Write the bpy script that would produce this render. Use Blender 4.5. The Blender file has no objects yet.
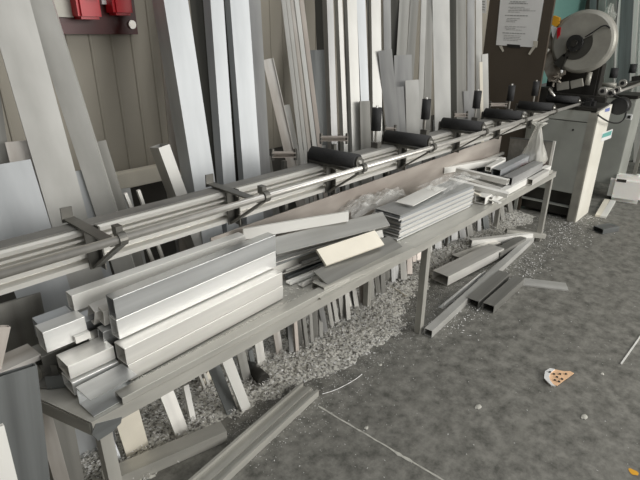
import bpy, bmesh, math, random
from mathutils import Vector, Matrix, noise
random.seed(7)
col = bpy.context.scene.collection
V = Vector
# ------------------------------------------------------------------ camera
F = 490.0; H = 1.6
Zc = V((5,1177,490)).normalized(); Xc = V((485,205,-F)); Xc = (Xc - Zc*Xc.dot(Zc)).normalized(); Yc = Zc.cross(Xc)
R3 = Matrix((Xc, Yc, Zc))
cd = bpy.data.cameras.new('camera'); cam = bpy.data.objects.new('camera', cd); col.objects.link(cam)
cd.sensor_width = 36; cd.lens = F/640*36; cd.clip_start = .02
cam.matrix_world = Matrix.Translation((0,0,H)) @ R3.to_4x4()
bpy.context.scene.camera = cam
# measuring helpers: a direction seen in the photograph, met with a real plane of the workshop
def ray(px, py): return R3 @ V((px-320, 240-py, -F))
def onz(px, py, z): r = ray(px,py); return V((0,0,H)) + r*((z-H)/r.z)
def ony(px, py, y): r = ray(px,py); return V((0,0,H)) + r*(y/r.y)
def onx(px, py, x): r = ray(px,py); return V((0,0,H)) + r*(x/r.x)
def onlean(px, py, y0, s): r = ray(px,py); t = (y0+s*H)/(r.y-s*r.z); return V((0,0,H)) + r*t
# ------------------------------------------------------------------ materials
def nt(name):
    m = bpy.data.materials.new(name); m.use_nodes = True; n = m.node_tree; b = n.nodes['Principled BSDF']; return m, n, b
def mat(name, c, rough=.5, metal=0., var=.12, scale=(6,6,6), detail=4, rvar=.1, bump=0., c2=None, lo=.3, hi=.7, bscale=None, alpha=1, trans=0):
    m, n, b = nt(name)
    tc = n.nodes.new('ShaderNodeTexCoord'); mp = n.nodes.new('ShaderNodeMapping'); mp.inputs['Scale'].default_value = scale
    n.links.new(tc.outputs['Object'], mp.inputs[0])
    nz = n.nodes.new('ShaderNodeTexNoise'); nz.inputs['Scale'].default_value = 1; nz.inputs['Detail'].default_value = detail
    n.links.new(mp.outputs[0], nz.inputs['Vector'])
    rp = n.nodes.new('ShaderNodeValToRGB'); rp.color_ramp.elements[0].position = lo; rp.color_ramp.elements[1].position = hi
    a = [max(0, x*(1-var)) for x in c]; d = [min(1, x*(1+var)) for x in c] if c2 is None else c2
    rp.color_ramp.elements[0].color = (*a,1); rp.color_ramp.elements[1].color = (*d,1)
    n.links.new(nz.outputs['Fac'], rp.inputs[0]); n.links.new(rp.outputs[0], b.inputs['Base Color'])
    mr = n.nodes.new('ShaderNodeMapRange'); mr.inputs['To Min'].default_value = max(.02, rough-rvar); mr.inputs['To Max'].default_value = min(1, rough+rvar)
    n.links.new(nz.outputs['Fac'], mr.inputs['Value']); n.links.new(mr.outputs[0], b.inputs['Roughness'])
    b.inputs['Metallic'].default_value = metal
    if bump:
        n2 = n.nodes.new('ShaderNodeTexNoise'); n2.inputs['Scale'].default_value = bscale or 40; n2.inputs['Detail'].default_value = 5
        n.links.new(tc.outputs['Object'], n2.inputs['Vector'])
        bp = n.nodes.new('ShaderNodeBump'); bp.inputs['Strength'].default_value = bump; bp.inputs['Distance'].default_value = .01
        n.links.new(n2.outputs['Fac'], bp.inputs['Height']); n.links.new(bp.outputs[0], b.inputs['Normal'])
    b.inputs['Alpha'].default_value = alpha; b.inputs['Transmission Weight'].default_value = trans
    return m
STR = (1.2, 26, 26)
M = {}
M['alu'] = mat('mill_aluminium', (.80,.785,.745), .38, .45, .10, STR)
M['bright'] = mat('bright_aluminium', (.86,.86,.84), .36, .5, .08, STR)
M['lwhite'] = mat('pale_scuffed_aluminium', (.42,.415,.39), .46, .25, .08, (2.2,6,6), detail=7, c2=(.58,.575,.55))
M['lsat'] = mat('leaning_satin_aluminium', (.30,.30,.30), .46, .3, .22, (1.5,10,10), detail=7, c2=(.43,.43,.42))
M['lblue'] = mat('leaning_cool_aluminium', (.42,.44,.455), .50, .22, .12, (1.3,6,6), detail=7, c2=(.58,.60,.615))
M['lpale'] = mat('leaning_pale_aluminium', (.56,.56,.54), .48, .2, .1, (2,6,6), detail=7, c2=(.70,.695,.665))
M['gap'] = mat('gap_shade', (.045,.044,.036), .5, .3, .3, STR)  # colour of the strips that paint shade into gaps between leaning profiles
M['white'] = mat('white_coated_aluminium', (.83,.82,.78), .45, .1, .05, (2,9,9))
M['satin'] = mat('satin_aluminium', (.55,.56,.56), .36, .7, .14, STR)
M['blue'] = mat('bluish_aluminium', (.56,.58,.60), .38, .6, .14, STR)
M['grey'] = mat('grey_aluminium', (.29,.285,.265), .42, .5, .16, STR)
M['dark'] = mat('dark_anodised_aluminium', (.20,.21,.21), .42, .6, .2, STR)
M['warm'] = mat('stained_warm_aluminium', (.44,.39,.34), .46, .3, .22, (2,12,12), c2=(.66,.64,.61))
M['brown'] = mat('brownish_steel_sheet', (.46,.40,.36), .42, .4, .15, (2,8,8), c2=(.62,.57,.52))
M['frame'] = mat('galvanised_table_steel', (.47,.46,.42), .42, .35, .14, (3,14,14), bump=.04)
M['bracket'] = mat('dark_bracket_steel', (.17,.165,.15), .42, .7, .2, (12,12,12))
M['rod'] = mat('polished_steel_rod', (.64,.62,.58), .33, .6, .06, STR)
M['rail'] = mat('rail_aluminium', (.64,.625,.585), .36, .35, .03, (.6,3,3))
M['raild'] = mat('rail_top_dark', (.23,.225,.21), .6, .3, .2, (6,20,20))  # top strip, darker than the grooved rail face
M['rubber'] = mat('black_rubber', (.022,.022,.023), .75, 0, .3, (40,90,90), bump=.25, bscale=180)
M['cream'] = mat('cream_board', (.80,.75,.64), .75, 0, .04, (9,9,9))
M['paintw'] = mat('cream_machine_paint', (.80,.77,.68), .42, 0, .06, (5,5,5), c2=(.84,.82,.74))
M['paintg'] = mat('grey_green_machine_paint', (.34,.35,.32), .5, 0, .12, (4,4,4))
M['black'] = mat('black_plastic', (.015,.015,.015), .45, 0, .2)
M['blacksteel'] = mat('blackened_steel', (.05,.048,.043), .45, .6, .3)
M['guard'] = mat('cast_guard_grey', (.36,.35,.31), .5, .3, .16, (7,7,7))
M['guarddark'] = mat('dark_guard_opening', (.055,.053,.045), .6, .2, .2)
M['rust'] = mat('greasy_brown_casting', (.22,.17,.12), .6, .3, .4, (10,10,10), c2=(.40,.37,.32))
M['board'] = mat('dark_brown_board', (.070,.055,.040), .55, 0, .08, (3,3,3))
M['paper'] = mat('white_paper', (.74,.74,.73), .8, 0, .03)
M['ink'] = mat('grey_print', (.30,.30,.30), .8, 0, .05)
M['tape'] = mat('beige_tape', (.52,.49,.42), .6, 0, .05)
M['red'] = mat('red_plastic', (.50,.012,.022), .38, 0, .12)
M['darkred'] = mat('dark_red_backboard', (.07,.010,.010), .4, 0, .15)
M['yellow'] = mat('yellow_plastic', (.75,.38,.03), .5, 0, .1)
M['teal'] = mat('teal_label', (.15,.42,.38), .6, 0, .1)
M['navy'] = mat('blue_label', (.16,.2,.45), .6, 0, .1)
M['jug'] = mat('white_polyethylene', (.88,.87,.83), .35, 0, .03); M['jug'].node_tree.nodes['Principled BSDF'].inputs['Subsurface Weight'].default_value = .1
M['film'] = mat('clear_wrapping_film', (.93,.93,.90), .16, 0, .03, alpha=.26)
M['bag'] = mat('milky_plastic_bag', (.75,.74,.68), .25, 0, .03, alpha=.38)
M['swarf'] = mat('aluminium_swarf', (.84,.82,.77), .5, .1, .3, (90,90,90))
M['swarfd'] = mat('fine_swarf_heap', (.20,.19,.17), .6, .2, .3, (70,70,70), c2=(.74,.725,.67), lo=.35, hi=.58, bump=.5, bscale=150)
M['dust'] = mat('white_cutting_dust', (.78,.77,.71), .6, .2, .2, (60,60,60), bump=.5, bscale=160)
M['kick'] = mat('dark_lower_wall', (.085,.08,.07), .7, 0, .2, (2,2,2))
M['crust'] = mat('printed_card_orange', (.78,.50,.30), .8, 0, .1, (30,30,30))
M['chalk'] = mat('pale_joint_filler', (.50,.49,.44), .85, 0, .25, (30,30,30))
M['plastic_lump'] = M['bag']
# wall cladding with its ribs in the mesh
M['wall'] = mat('beige_cladding', (.32,.295,.245), .55, 0, .07, (1.5,1.5,1.5))
M['wallteal'] = mat('teal_painted_wall', (.13,.27,.24), .6, 0, .08, (1.5,1.5,1.5))
M['walltan'] = mat('tan_wall', (.22,.20,.17), .7, 0, .12, (1.5,1.5,1.5))
# concrete floor
def floor_mat():
    m, n, b = nt('dusty_concrete'); N = n.nodes.new; L = n.links.new
    tc = N('ShaderNodeTexCoord')
    a = N('ShaderNodeTexNoise'); a.inputs['Scale'].default_value = 1.3; a.inputs['Detail'].default_value = 8; a.inputs['Roughness'].default_value = .62; L(tc.outputs['Object'], a.inputs['Vector'])
    r = N('ShaderNodeValToRGB'); e = r.color_ramp.elements; e[0].position = .32; e[0].color = (.064,.064,.055,1); e[1].position = .72; e[1].color = (.080,.078,.067,1)
    L(a.outputs['Fac'], r.inputs[0])
    # smeared pale dust streaks
    mp = N('ShaderNodeMapping'); mp.inputs['Scale'].default_value = (3.2,9,1); mp.inputs['Rotation'].default_value = (0,0,.55); L(tc.outputs['Object'], mp.inputs[0])
    s = N('ShaderNodeTexNoise'); s.inputs['Scale'].default_value = .75; s.inputs['Detail'].default_value = 9; s.inputs['Roughness'].default_value = .7; s.inputs['Distortion'].default_value = .8; L(mp.outputs[0], s.inputs['Vector'])
    sr = N('ShaderNodeValToRGB'); sr.color_ramp.elements[0].position = .53; sr.color_ramp.elements[1].position = .72; L(s.outputs['Fac'], sr.inputs[0])
    mx = N('ShaderNodeMix'); mx.data_type = 'RGBA'; mx.inputs['B'].default_value = (.19,.185,.162,1); L(sr.outputs[0], mx.inputs['Factor']); L(r.outputs[0], mx.inputs['A'])
    # swarf dust trodden in beside the table (a band along the table, fading out)
    sp = N('ShaderNodeSeparateXYZ'); L(tc.outputs['Object'], sp.inputs[0])
    band = N('ShaderNodeMapRange'); band.inputs['From Min'].default_value = .55; band.inputs['From Max'].default_value = 1.35; L(sp.outputs['Y'], band.inputs['Value'])
    f = N('ShaderNodeTexNoise'); f.inputs['Scale'].default_value = 14; f.inputs['Detail'].default_value = 10; f.inputs['Roughness'].default_value = .72; L(tc.outputs['Object'], f.inputs['Vector'])
    ad = N('ShaderNodeMath'); ad.operation = 'MULTIPLY_ADD'; ad.inputs[1].default_value = .27; L(band.outputs[0], ad.inputs[0]); L(f.outputs['Fac'], ad.inputs[2])
    fr = N('ShaderNodeMapRange'); fr.inputs['From Min'].default_value = .60; fr.inputs['From Max'].default_value = .90; L(ad.outputs[0], fr.inputs['Value'])
    m2 = N('ShaderNodeMix'); m2.data_type = 'RGBA'; m2.inputs['B'].default_value = (.25,.243,.218,1); L(fr.outputs[0], m2.inputs['Factor']); L(mx.outputs['Result'], m2.inputs['A'])
    # fine light specks
    v = N('ShaderNodeTexVoronoi'); v.inputs['Scale'].default_value = 42; L(tc.outputs['Object'], v.inputs['Vector'])
    vr = N('ShaderNodeMapRange'); vr.inputs['From Min'].default_value = .09; vr.inputs['From Max'].default_value = .03; L(v.outputs['Distance'], vr.inputs['Value'])
    m3 = N('ShaderNodeMix'); m3.data_type = 'RGBA'; m3.inputs['B'].default_value = (.5,.5,.46,1)
    vm = N('ShaderNodeMath'); vm.operation = 'MULTIPLY'; L(vr.outputs[0], vm.inputs[0]); L(sr.outputs[0], vm.inputs[1]); L(vm.outputs[0], m3.inputs['Factor']); L(m2.outputs['Result'], m3.inputs['A'])
    L(m3.outputs['Result'], b.inputs['Base Color'])
    rr = N('ShaderNodeMapRange'); rr.inputs['To Min'].default_value = .38; rr.inputs['To Max'].default_value = .8; L(a.outputs['Fac'], rr.inputs['Value']); L(rr.outputs[0], b.inputs['Roughness'])
    bp = N('ShaderNodeBump'); bp.inputs['Strength'].default_value = .25; bp.inputs['Distance'].default_value = .004; L(f.outputs['Fac'], bp.inputs['Height']); L(bp.outputs[0], b.inputs['Normal'])
    return m
M['floor'] = floor_mat()
# ------------------------------------------------------------------ object helpers
def tag(o, label=None, cat=None, group=None, kind=None):
    if label: o['label'] = label
    if cat: o['category'] = cat
    if group: o['group'] = group
    if kind: o['kind'] = kind
    return o
def link(name, bm, m, parent=None, mw=None, smooth=False):
    me = bpy.data.meshes.new(name); bmesh.ops.recalc_face_normals(bm, faces=bm.faces); bm.to_mesh(me); bm.free()
    me.materials.append(M[m])
    if smooth:
        for p in me.polygons: p.use_smooth = True
    o = bpy.data.objects.new(name, me); col.objects.link(o)
    if mw is not None: o.matrix_world = mw
    if parent:
        o.parent = parent
        o.matrix_parent_inverse = parent.matrix_world.inverted()
    return o
def empty(name, loc, label, cat, group=None):
    o = bpy.data.objects.new(name, None); col.objects.link(o); o.location = loc; o.empty_display_size = .05
    o.matrix_world = Matrix.Translation(loc)
    return tag(o, label, cat, group)
def frame(p0, p1, roll=0., up=None):
    """Matrix at the middle of p0-p1: X along the bar, Y its width direction, Z its height direction."""
    a = (p1-p0).normalized(); up = V(up or (0,0,1))
    if abs(a.dot(up)) > .98: up = V((0,-1,0))
    z = (up - a*up.dot(a)).normalized(); y = z.cross(a)
    m = Matrix((a, y, z)).transposed().to_4x4()
    m = m @ Matrix.Rotation(roll, 4, 'X'); m.translation = (p0+p1)/2
    return m
def section(kind, w, h, t):
    w2, h2 = w/2, h/2
    if kind in ('solid', 'tube'): return [(-w2,-h2),(w2,-h2),(w2,h2),(-w2,h2)]
    if kind == 'channel': return [(-w2,-h2),(w2,-h2),(w2,h2),(w2-t,h2),(w2-t,-h2+t),(-w2+t,-h2+t),(-w2+t,h2),(-w2,h2)]     # opens upwards (+Z)
    if kind == 'angle': return [(-w2,-h2),(w2,-h2),(w2,-h2+t),(-w2+t,-h2+t),(-w2+t,h2),(-w2,h2)]
    if kind == 'ribbed':  # flat profile with two raised lips and a web, open grooves
        return [(-w2,-h2),(w2,-h2),(w2,h2),(w2-t*2,h2),(w2-t*2,0),(w2*.2,0),(w2*.2,h2*.7),(-w2*.2,h2*.7),(-w2*.2,0),(-w2+t*2,0),(-w2+t*2,h2),(-w2,h2)]
def sweep(bm, kind, w, h, L, t=.003, mw=None, skew=0.):
    sec = section(kind, w, h, t); n = len(sec); x0, x1 = -L/2, L/2
    f = lambda x, s: bm.verts.new((x + skew*s[0], s[0], s[1]))
    A = [f(x0,s) for s in sec]; B = [f(x1,s) for s in sec]
    for i in range(n): bm.faces.new((A[i],A[(i+1)%n],B[(i+1)%n],B[i]))
    new = A+B
    if kind == 'tube':
        k = [(a-math.copysign(t,a), b-math.copysign(t,b)) for a,b in sec]
        C = [f(x0,s) for s in k]; D = [f(x1,s) for s in k]; new += C+D
        for i in range(4):
            j = (i+1)%4
            bm.faces.new((C[j],C[i],D[i],D[j])); bm.faces.new((A[j],A[i],C[i],C[j])); bm.faces.new((B[i],B[j],D[j],D[i]))
    else:
        bm.faces.new(A[::-1]); bm.faces.new(B)
    if mw is not None: bmesh.ops.transform(bm, matrix=mw, verts=new)
    return new
def bar(name, m, p0, p1, w, h, kind='tube', t=.003, roll=0., up=None, parent=None, skew=0., label=None, cat=None, group=None, bevel=0):
    p0, p1 = V(p0), V(p1); bm = bmesh.new(); sweep(bm, kind, w, h, (p1-p0).length, t, None, skew)
    if bevel: bmesh.ops.bevel(bm, geom=bm.edges[:], offset=bevel, segments=2, affect='EDGES')
    o = link(name, bm, m, parent, frame(p0, p1, math.radians(roll), up))
    if kind == 'tube' and min(w,h) > .02:
        bv = o.modifiers.new('edge_radius', 'BEVEL'); bv.width = .0011; bv.segments = 2; bv.limit_method = 'ANGLE'
    return tag(o, label, cat, group)
def box(bm, c, s, rz=0.):
    r = bmesh.ops.create_cube(bm, size=1)['verts']
    bmesh.ops.transform(bm, matrix=Matrix.Translation(c) @ Matrix.Rotation(rz,4,'Z') @ Matrix.Diagonal((*s,1)), verts=r); return r
def boxo(name, m, c, s, parent=None, rz=0., bevel=0., label=None, cat=None, group=None):
    bm = bmesh.new(); box(bm, (0,0,0), s)
    if bevel: bmesh.ops.bevel(bm, geom=bm.edges[:], offset=bevel, segments=2, affect='EDGES')
    return tag(link(name, bm, m, parent, Matrix.Translation(c) @ Matrix.Rotation(rz,4,'Z')), label, cat, group)
def cyl(bm, p0, p1, r, seg=20, r2=None):
    p0, p1 = V(p0), V(p1); v = bmesh.ops.create_cone(bm, cap_ends=True, segments=seg, radius1=r, radius2=r if r2 is None else r2, depth=(p1-p0).length)['verts']
    q = (p1-p0).to_track_quat('Z','Y').to_matrix().to_4x4(); q.translation = (p0+p1)/2
    bmesh.ops.transform(bm, matrix=q, verts=v); return v
def cylo(name, m, p0, p1, r, parent=None, seg=24, r2=None, label=None, cat=None, group=None):
    bm = bmesh.new(); p0, p1 = V(p0), V(p1); L = (p1-p0).length
    cyl(bm, (0,0,-L/2), (0,0,L/2), r, seg, r2)
    q = (p1-p0).to_track_quat('Z','Y').to_matrix().to_4x4(); q.translation = (p0+p1)/2
    o = link(name, bm, m, parent, q)
    for p in o.data.polygons: p.use_smooth = len(p.vertices) == 4
    return tag(o, label, cat, group)
def tubeline(name, m, pts, r, parent=None, label=None, cat=None, cyclic=False):
    cu = bpy.data.curves.new(name, 'CURVE'); cu.dimensions = '3D'; s = cu.splines.new('NURBS'); s.points.add(len(pts)-1)
    for q, p in zip(s.points, pts): q.co = (*p, 1)
    s.use_endpoint_u = True; s.order_u = 4; s.use_cyclic_u = cyclic; cu.bevel_depth = r; cu.bevel_resolution = 2; cu.resolution_u = 6
    tmp = bpy.data.objects.new('tmp', cu); col.objects.link(tmp)
    me = bpy.data.meshes.new_from_object(tmp.evaluated_get(bpy.context.evaluated_depsgraph_get())); bpy.data.objects.remove(tmp)
    me.materials.clear(); me.materials.append(M[m])
    for p in me.polygons: p.use_smooth = True
    o = bpy.data.objects.new(name, me); col.objects.link(o)
    if parent: o.parent = parent; o.matrix_parent_inverse = parent.matrix_world.inverted()
    return tag(o, label, cat)
def poly(name, m, pts, thick, nrm, parent=None, label=None, cat=None, group=None):
    """a flat plate: outline points in world space, given thickness along -nrm"""
    c = sum((V(p) for p in pts), V())/len(pts); bm = bmesh.new(); n = V(nrm).normalized()
    a = [bm.verts.new(V(p)-c) for p in pts]; b = [bm.verts.new(V(p)-c-n*thick) for p in pts]; k = len(pts)
    bm.faces.new(a); bm.faces.new(b[::-1])
    for i in range(k): bm.faces.new((a[i],b[i],b[(i+1)%k],a[(i+1)%k]))
    return tag(link(name, bm, m, parent, Matrix.Translation(c)), label, cat, group)

# ------------------------------------------------------------------ the setting
bm = bmesh.new(); bmesh.ops.create_grid(bm, x_segments=1, y_segments=1, size=1); bmesh.ops.transform(bm, matrix=Matrix.Diagonal((6.5,5,1,1)), verts=bm.verts)
tag(link('floor', bm, 'floor', None, Matrix.Translation((3.5,-2.3,0))), kind='structure')
# ribbed cladding: trapezoid ribs
WY = 2.52
bm = bmesh.new(); prof = []; x = -3.0
while x < 5.4: prof += [(x,0),(x+.092,0),(x+.096,-.005),(x+.102,-.005)]; x += .106
a = [bm.verts.new((px,WY+py,.88)) for px,py in prof]; b = [bm.verts.new((px,WY+py,4)) for px,py in prof]
for i in range(len(prof)-1): bm.faces.new((a[i],a[i+1],b[i+1],b[i]))
tag(link('wall_left', bm, 'wall'), kind='structure')
bm = bmesh.new(); box(bm, (7.05,WY+.05,2.5), (3.2,.1,3.0)); tag(link('wall_left', bm, 'wallteal'), kind='structure')
bm = bmesh.new(); box(bm, (2.8,WY+.06,.44), (11.6,.1,.88)); tag(link('trim_1', bm, 'kick'), kind='structure')
bm = bmesh.new(); box(bm, (8.65,-.6,2.5), (.1,6.4,3.0)); tag(link('wall_far', bm, 'walltan'), kind='structure')
bm = bmesh.new(); box(bm, (8.62,-.6,.5), (.14,6.4,1.0)); tag(link('trim_2', bm, 'walltan'), kind='structure')
# pale filled joint in the floor
p, q = onz(318,406,0), onz(446,482,0); bm = bmesh.new(); pts = []; d = (q-p)
for i in range(61):
    c = p + d*(i/60*1.5); w = .0032 + .004*abs(noise.noise(V((i*.31,0,0)))) + (.007 if 24 < i < 31 else 0)*random.random(); off = .004*noise.noise(V((i*.2,3,0)))
    n = V((-d.y,d.x,0)).normalized(); pts.append((c+n*(w+off), c-n*(w-off)))
vs = [(bm.verts.new((a.x,a.y,.0012)), bm.verts.new((b.x,b.y,.0012))) for a,b in pts]
for i in range(60): bm.faces.new((vs[i][0],vs[i][1],vs[i+1][1],vs[i+1][0]))
tag(link('trim_3', bm, 'chalk'), kind='structure')

# ------------------------------------------------------------------ work table
T0, T1x, TY0, TY1, TZ = .36, 4.14, 1.19, 1.63, .60
tb = empty('work_table', (2.2,1.4,0), 'long low grey steel work table under the piles of aluminium offcuts', 'table')
bm = bmesh.new(); pl = [(T0,TY0),(T1x,TY0),(T1x,TY1),(.30,TY1),(.30,1.40)]
poly('table_top', 'frame', [(x,y,TZ) for x,y in pl], .003, (0,0,1), tb)
bar('apron', 'frame', (T0+.002,TY0+.004,TZ-.024), (T1x,TY0+.004,TZ-.024), .006, .042, 'solid', parent=tb)
bar('apron', 'frame', (T0,TY0+.012,TZ-.03), (.30,1.40,TZ-.03), .006, .045, 'solid', parent=tb)
bar('apron', 'frame', (T1x-.02,TY0+.01,TZ-.03), (T1x-.02,TY1,TZ-.03), .03, .045, 'tube', parent=tb)
bar('apron', 'frame', (.33,TY1-.01,TZ-.03), (T1x-.04,TY1-.01,TZ-.03), .006, .045, 'solid', parent=tb)
for x in (.395, 2.2, 4.10):
    bar('leg', 'frame', (x,TY0+.028,0), (x,TY0+.028,TZ-.046), .038, .038, 'tube', parent=tb, up=(0,-1,0))
for x in (.36, 2.2, 4.10):
    bar('leg', 'frame', (x,TY1-.03,0), (x,TY1-.03,TZ-.055), .038, .038, 'tube', parent=tb, up=(0,-1,0))
a = [ony(*p, TY0-.001) for p in [(92,433),(96,424),(122,417),(121,423),(112,432),(98,441)]]
pb = poly('patch', 'dark', a, .002, (0,-1,0), tb); tag(pb, 'dark grey worn smear on the apron corner')
# long brown upstand plate behind the table
bar('back_plate', 'brown', (1.12,1.652,.70), (4.06,1.652,.735), .006, .20, 'solid', parent=tb)
tb.children[-1]['label'] = 'brownish sheet metal upstand'
# far end sheet panel with its pale post
ep = empty('end_panel', (4.2,1.42,TZ), 'grey sheet metal end panel standing upright at the far end of the table', 'panel')
poly('sheet', 'grey', [(4.125,1.25,.601),(4.125,1.60,.601),(4.125,1.60,.815),(4.125,1.25,.83)], .004, (-1,0,0), ep)
bar('post', 'alu', (4.118,1.243,.601), (4.118,1.243,.84), .018, .018, 'solid', parent=ep)
bar('top_edge', 'dark', (4.118,1.25,.835), (4.118,1.60,.82), .01, .01, 'solid', parent=ep)

# ------------------------------------------------------------------ roller conveyor
cv = empty('roller_conveyor', (3,1.5,.95), 'long roller conveyor with steel guide rod running along the wall racks to the saw machine', 'conveyor')
RY, RZ, X0, X1 = 1.322, 1.05, -.35, 5.2
cylo('guide_rod', 'rod', (X0,RY,RZ), (X1,RY,RZ), .0125, cv)
# extruded rail: grooved front face
bm = bmesh.new(); rp = [(1.60,1.030),(1.535,1.030),(1.530,1.022),(1.530,1.010),(1.552,1.008),(1.552,1.001),(1.530,.999),(1.530,.992),(1.552,.990),(1.552,.982),(1.530,.980),(1.530,.935),(1.552,.933),(1.552,.922),(1.524,.918),(1.524,.902),(1.60,.902)]
A = [bm.verts.new((X0-.2,y,z)) for y,z in rp]; B = [bm.verts.new((4.85,y,z)) for y,z in rp]
for i in range(len(rp)): bm.faces.new((A[i],A[(i+1)%len(rp)],B[(i+1)%len(rp)],B[i]))
bm.faces.new(A); bm.faces.new(B[::-1]); c = V((2.2,1.56,.97)); bmesh.ops.translate(bm, vec=-c, verts=bm.verts)
link('rail', bm, 'rail', cv, Matrix.Translation(c))
bar('rail_cover', 'raild', (X0-.2,1.572,1.033), (4.85,1.572,1.033), .062, .005, 'solid', parent=cv)
bx = [.588,1.149,1.738,2.352,2.989,3.616,4.25,4.90]
for i, x in enumerate(bx):
    bm = bmesh.new(); xa = x-.028
    # flat arm across the rail, back tab, upright on the rail face, diagonal brace
    o = V((xa,1.45,1.0))
    def seg(p, q, w, h, up=(0,0,1)): 
        sweep(bm, 'solid', w, h, (V(q)-V(p)).length, mw=Matrix.Translation(-o) @ frame(V(p),V(q),0,up))
    seg((xa,1.625,1.046),(xa+.016,RY+.01,RZ-.018),.036,.006)
    seg((xa-.004,1.622,1.035),(xa-.002,1.622,1.085),.006,.036,(1,0,0))
    seg((xa+.02,1.519,1.04),(xa+.02,1.519,.895),.006,.042,(1,0,0))
    seg((xa+.038,1.505,1.04),(xa+.038,1.505,.89),.03,.005,(1,0,0))
    seg((xa+.02,1.515,.90),(xa+.035,RY+.012,RZ-.022),.030,.008)
    bk = link('bracket', bm, 'bracket', cv, Matrix.Translation(o))
    bm = bmesh.new(); cyl(bm, (x-.012,RY,RZ), (x+.012,RY,RZ), .021, 16); box(bm, (x,RY+.016,RZ+.024), (.020,.028,.028)); cc = V((x,RY,RZ)); bmesh.ops.translate(bm, vec=-cc, verts=bm.verts)
    link('clamp', bm, 'bracket' if i > 1 else 'bracket', bk, Matrix.Translation(cc))
    cylo('bolt', 'rod', (xa+.045,1.502,.935), (xa+.045,1.490,.935), .010, bk, 8)
    cylo('bolt', 'rod', (xa+.038,1.502,1.015), (xa+.038,1.494,1.015), .007, bk, 8)
for i, x in enumerate(bx[2:]):
    ya, yb = RY+.005, 1.615; xr = x-.018
    r = cylo('roller', 'rubber', (xr,ya+.01,1.078), (xr-.012,yb-.01,1.078), .034, cv, 28)
    cylo('axle', 'rod', (xr,ya-.008,1.078), (xr-.012,yb+.012,1.078), .008, r, 12)
    bm = bmesh.new(); cyl(bm, (0,-.004,0), (0,.004,0), .024, 20); 
    link('end_cap', bm, 'bracket', r, Matrix.Translation((xr,ya+.004,1.078)))
    bm = bmesh.new(); oo = V((xr,1.47,1.05))
    box(bm, (0,0,-.018), (.05,.30,.006)); box(bm, (0,.158,0), (.045,.006,.055)); box(bm, (0,-.152,-.006), (.04,.006,.04))
    link('roller_cradle', bm, 'bracket', cv, Matrix.Translation(oo))
    xv = [2.19,2.72,3.41,4.0,4.52,5.1][i]; yv = 1.60 if i else 1.585
    if i < 5:
        v = cylo('stop_roller', 'rubber', (xv,yv,1.128), (xv,yv,1.248), .027, cv, 24)
        cylo('axle', 'rod', (xv,yv,1.036), (xv,yv,1.258), .007, v, 10)
        boxo('foot', 'bracket', (xv,yv-.005,1.05), (.035,.045,.03), v)

# ------------------------------------------------------------------ leaning stock
def lean(label, m, top, bot, wpx, y0=1.72, s=.16, yaw=35, th=.012, kind='solid', cut=False, ztop=2.55, name='aluminium_profile', cat='profile', group=None, roll_t=.004, low=0.):
    pt, pb = onlean(*top, y0, s), onlean(*bot, y0, s)
    a = (pt-pb).normalized()
    ya = math.radians(yaw); u = V((math.cos(ya), -math.sin(ya), 0)); u = (u - a*u.dot(a)).normalized()
    def pr(p):
        c = R3.transposed() @ (p - V((0,0,H))); return 320 + F*c.x/-c.z
    e = .01; k = abs(pr(pb+u*e)-pr(pb-u*e))/(2*e); w = wpx/k
    P0 = pb + a*((low-pb.z)/a.z); P1 = pt if cut else pb + a*((ztop-pb.z)/a.z)
    n = a.cross(u)
    if n.dot(-pb) < 0: n = -n     # face normal looking to the aisle
    mw = Matrix((a, u, n)).transposed().to_4x4()
    if mw.determinant() < 0: mw = Matrix((a, -u, n)).transposed().to_4x4()
    off = -n*(th/2); mw.translation = (P0+P1)/2 + off
    bm = bmesh.new(); sweep(bm, kind, w, th, (P1-P0).length, roll_t)
    return tag(link(name, bm, m, None, mw), label, cat, group)
G = None
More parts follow.
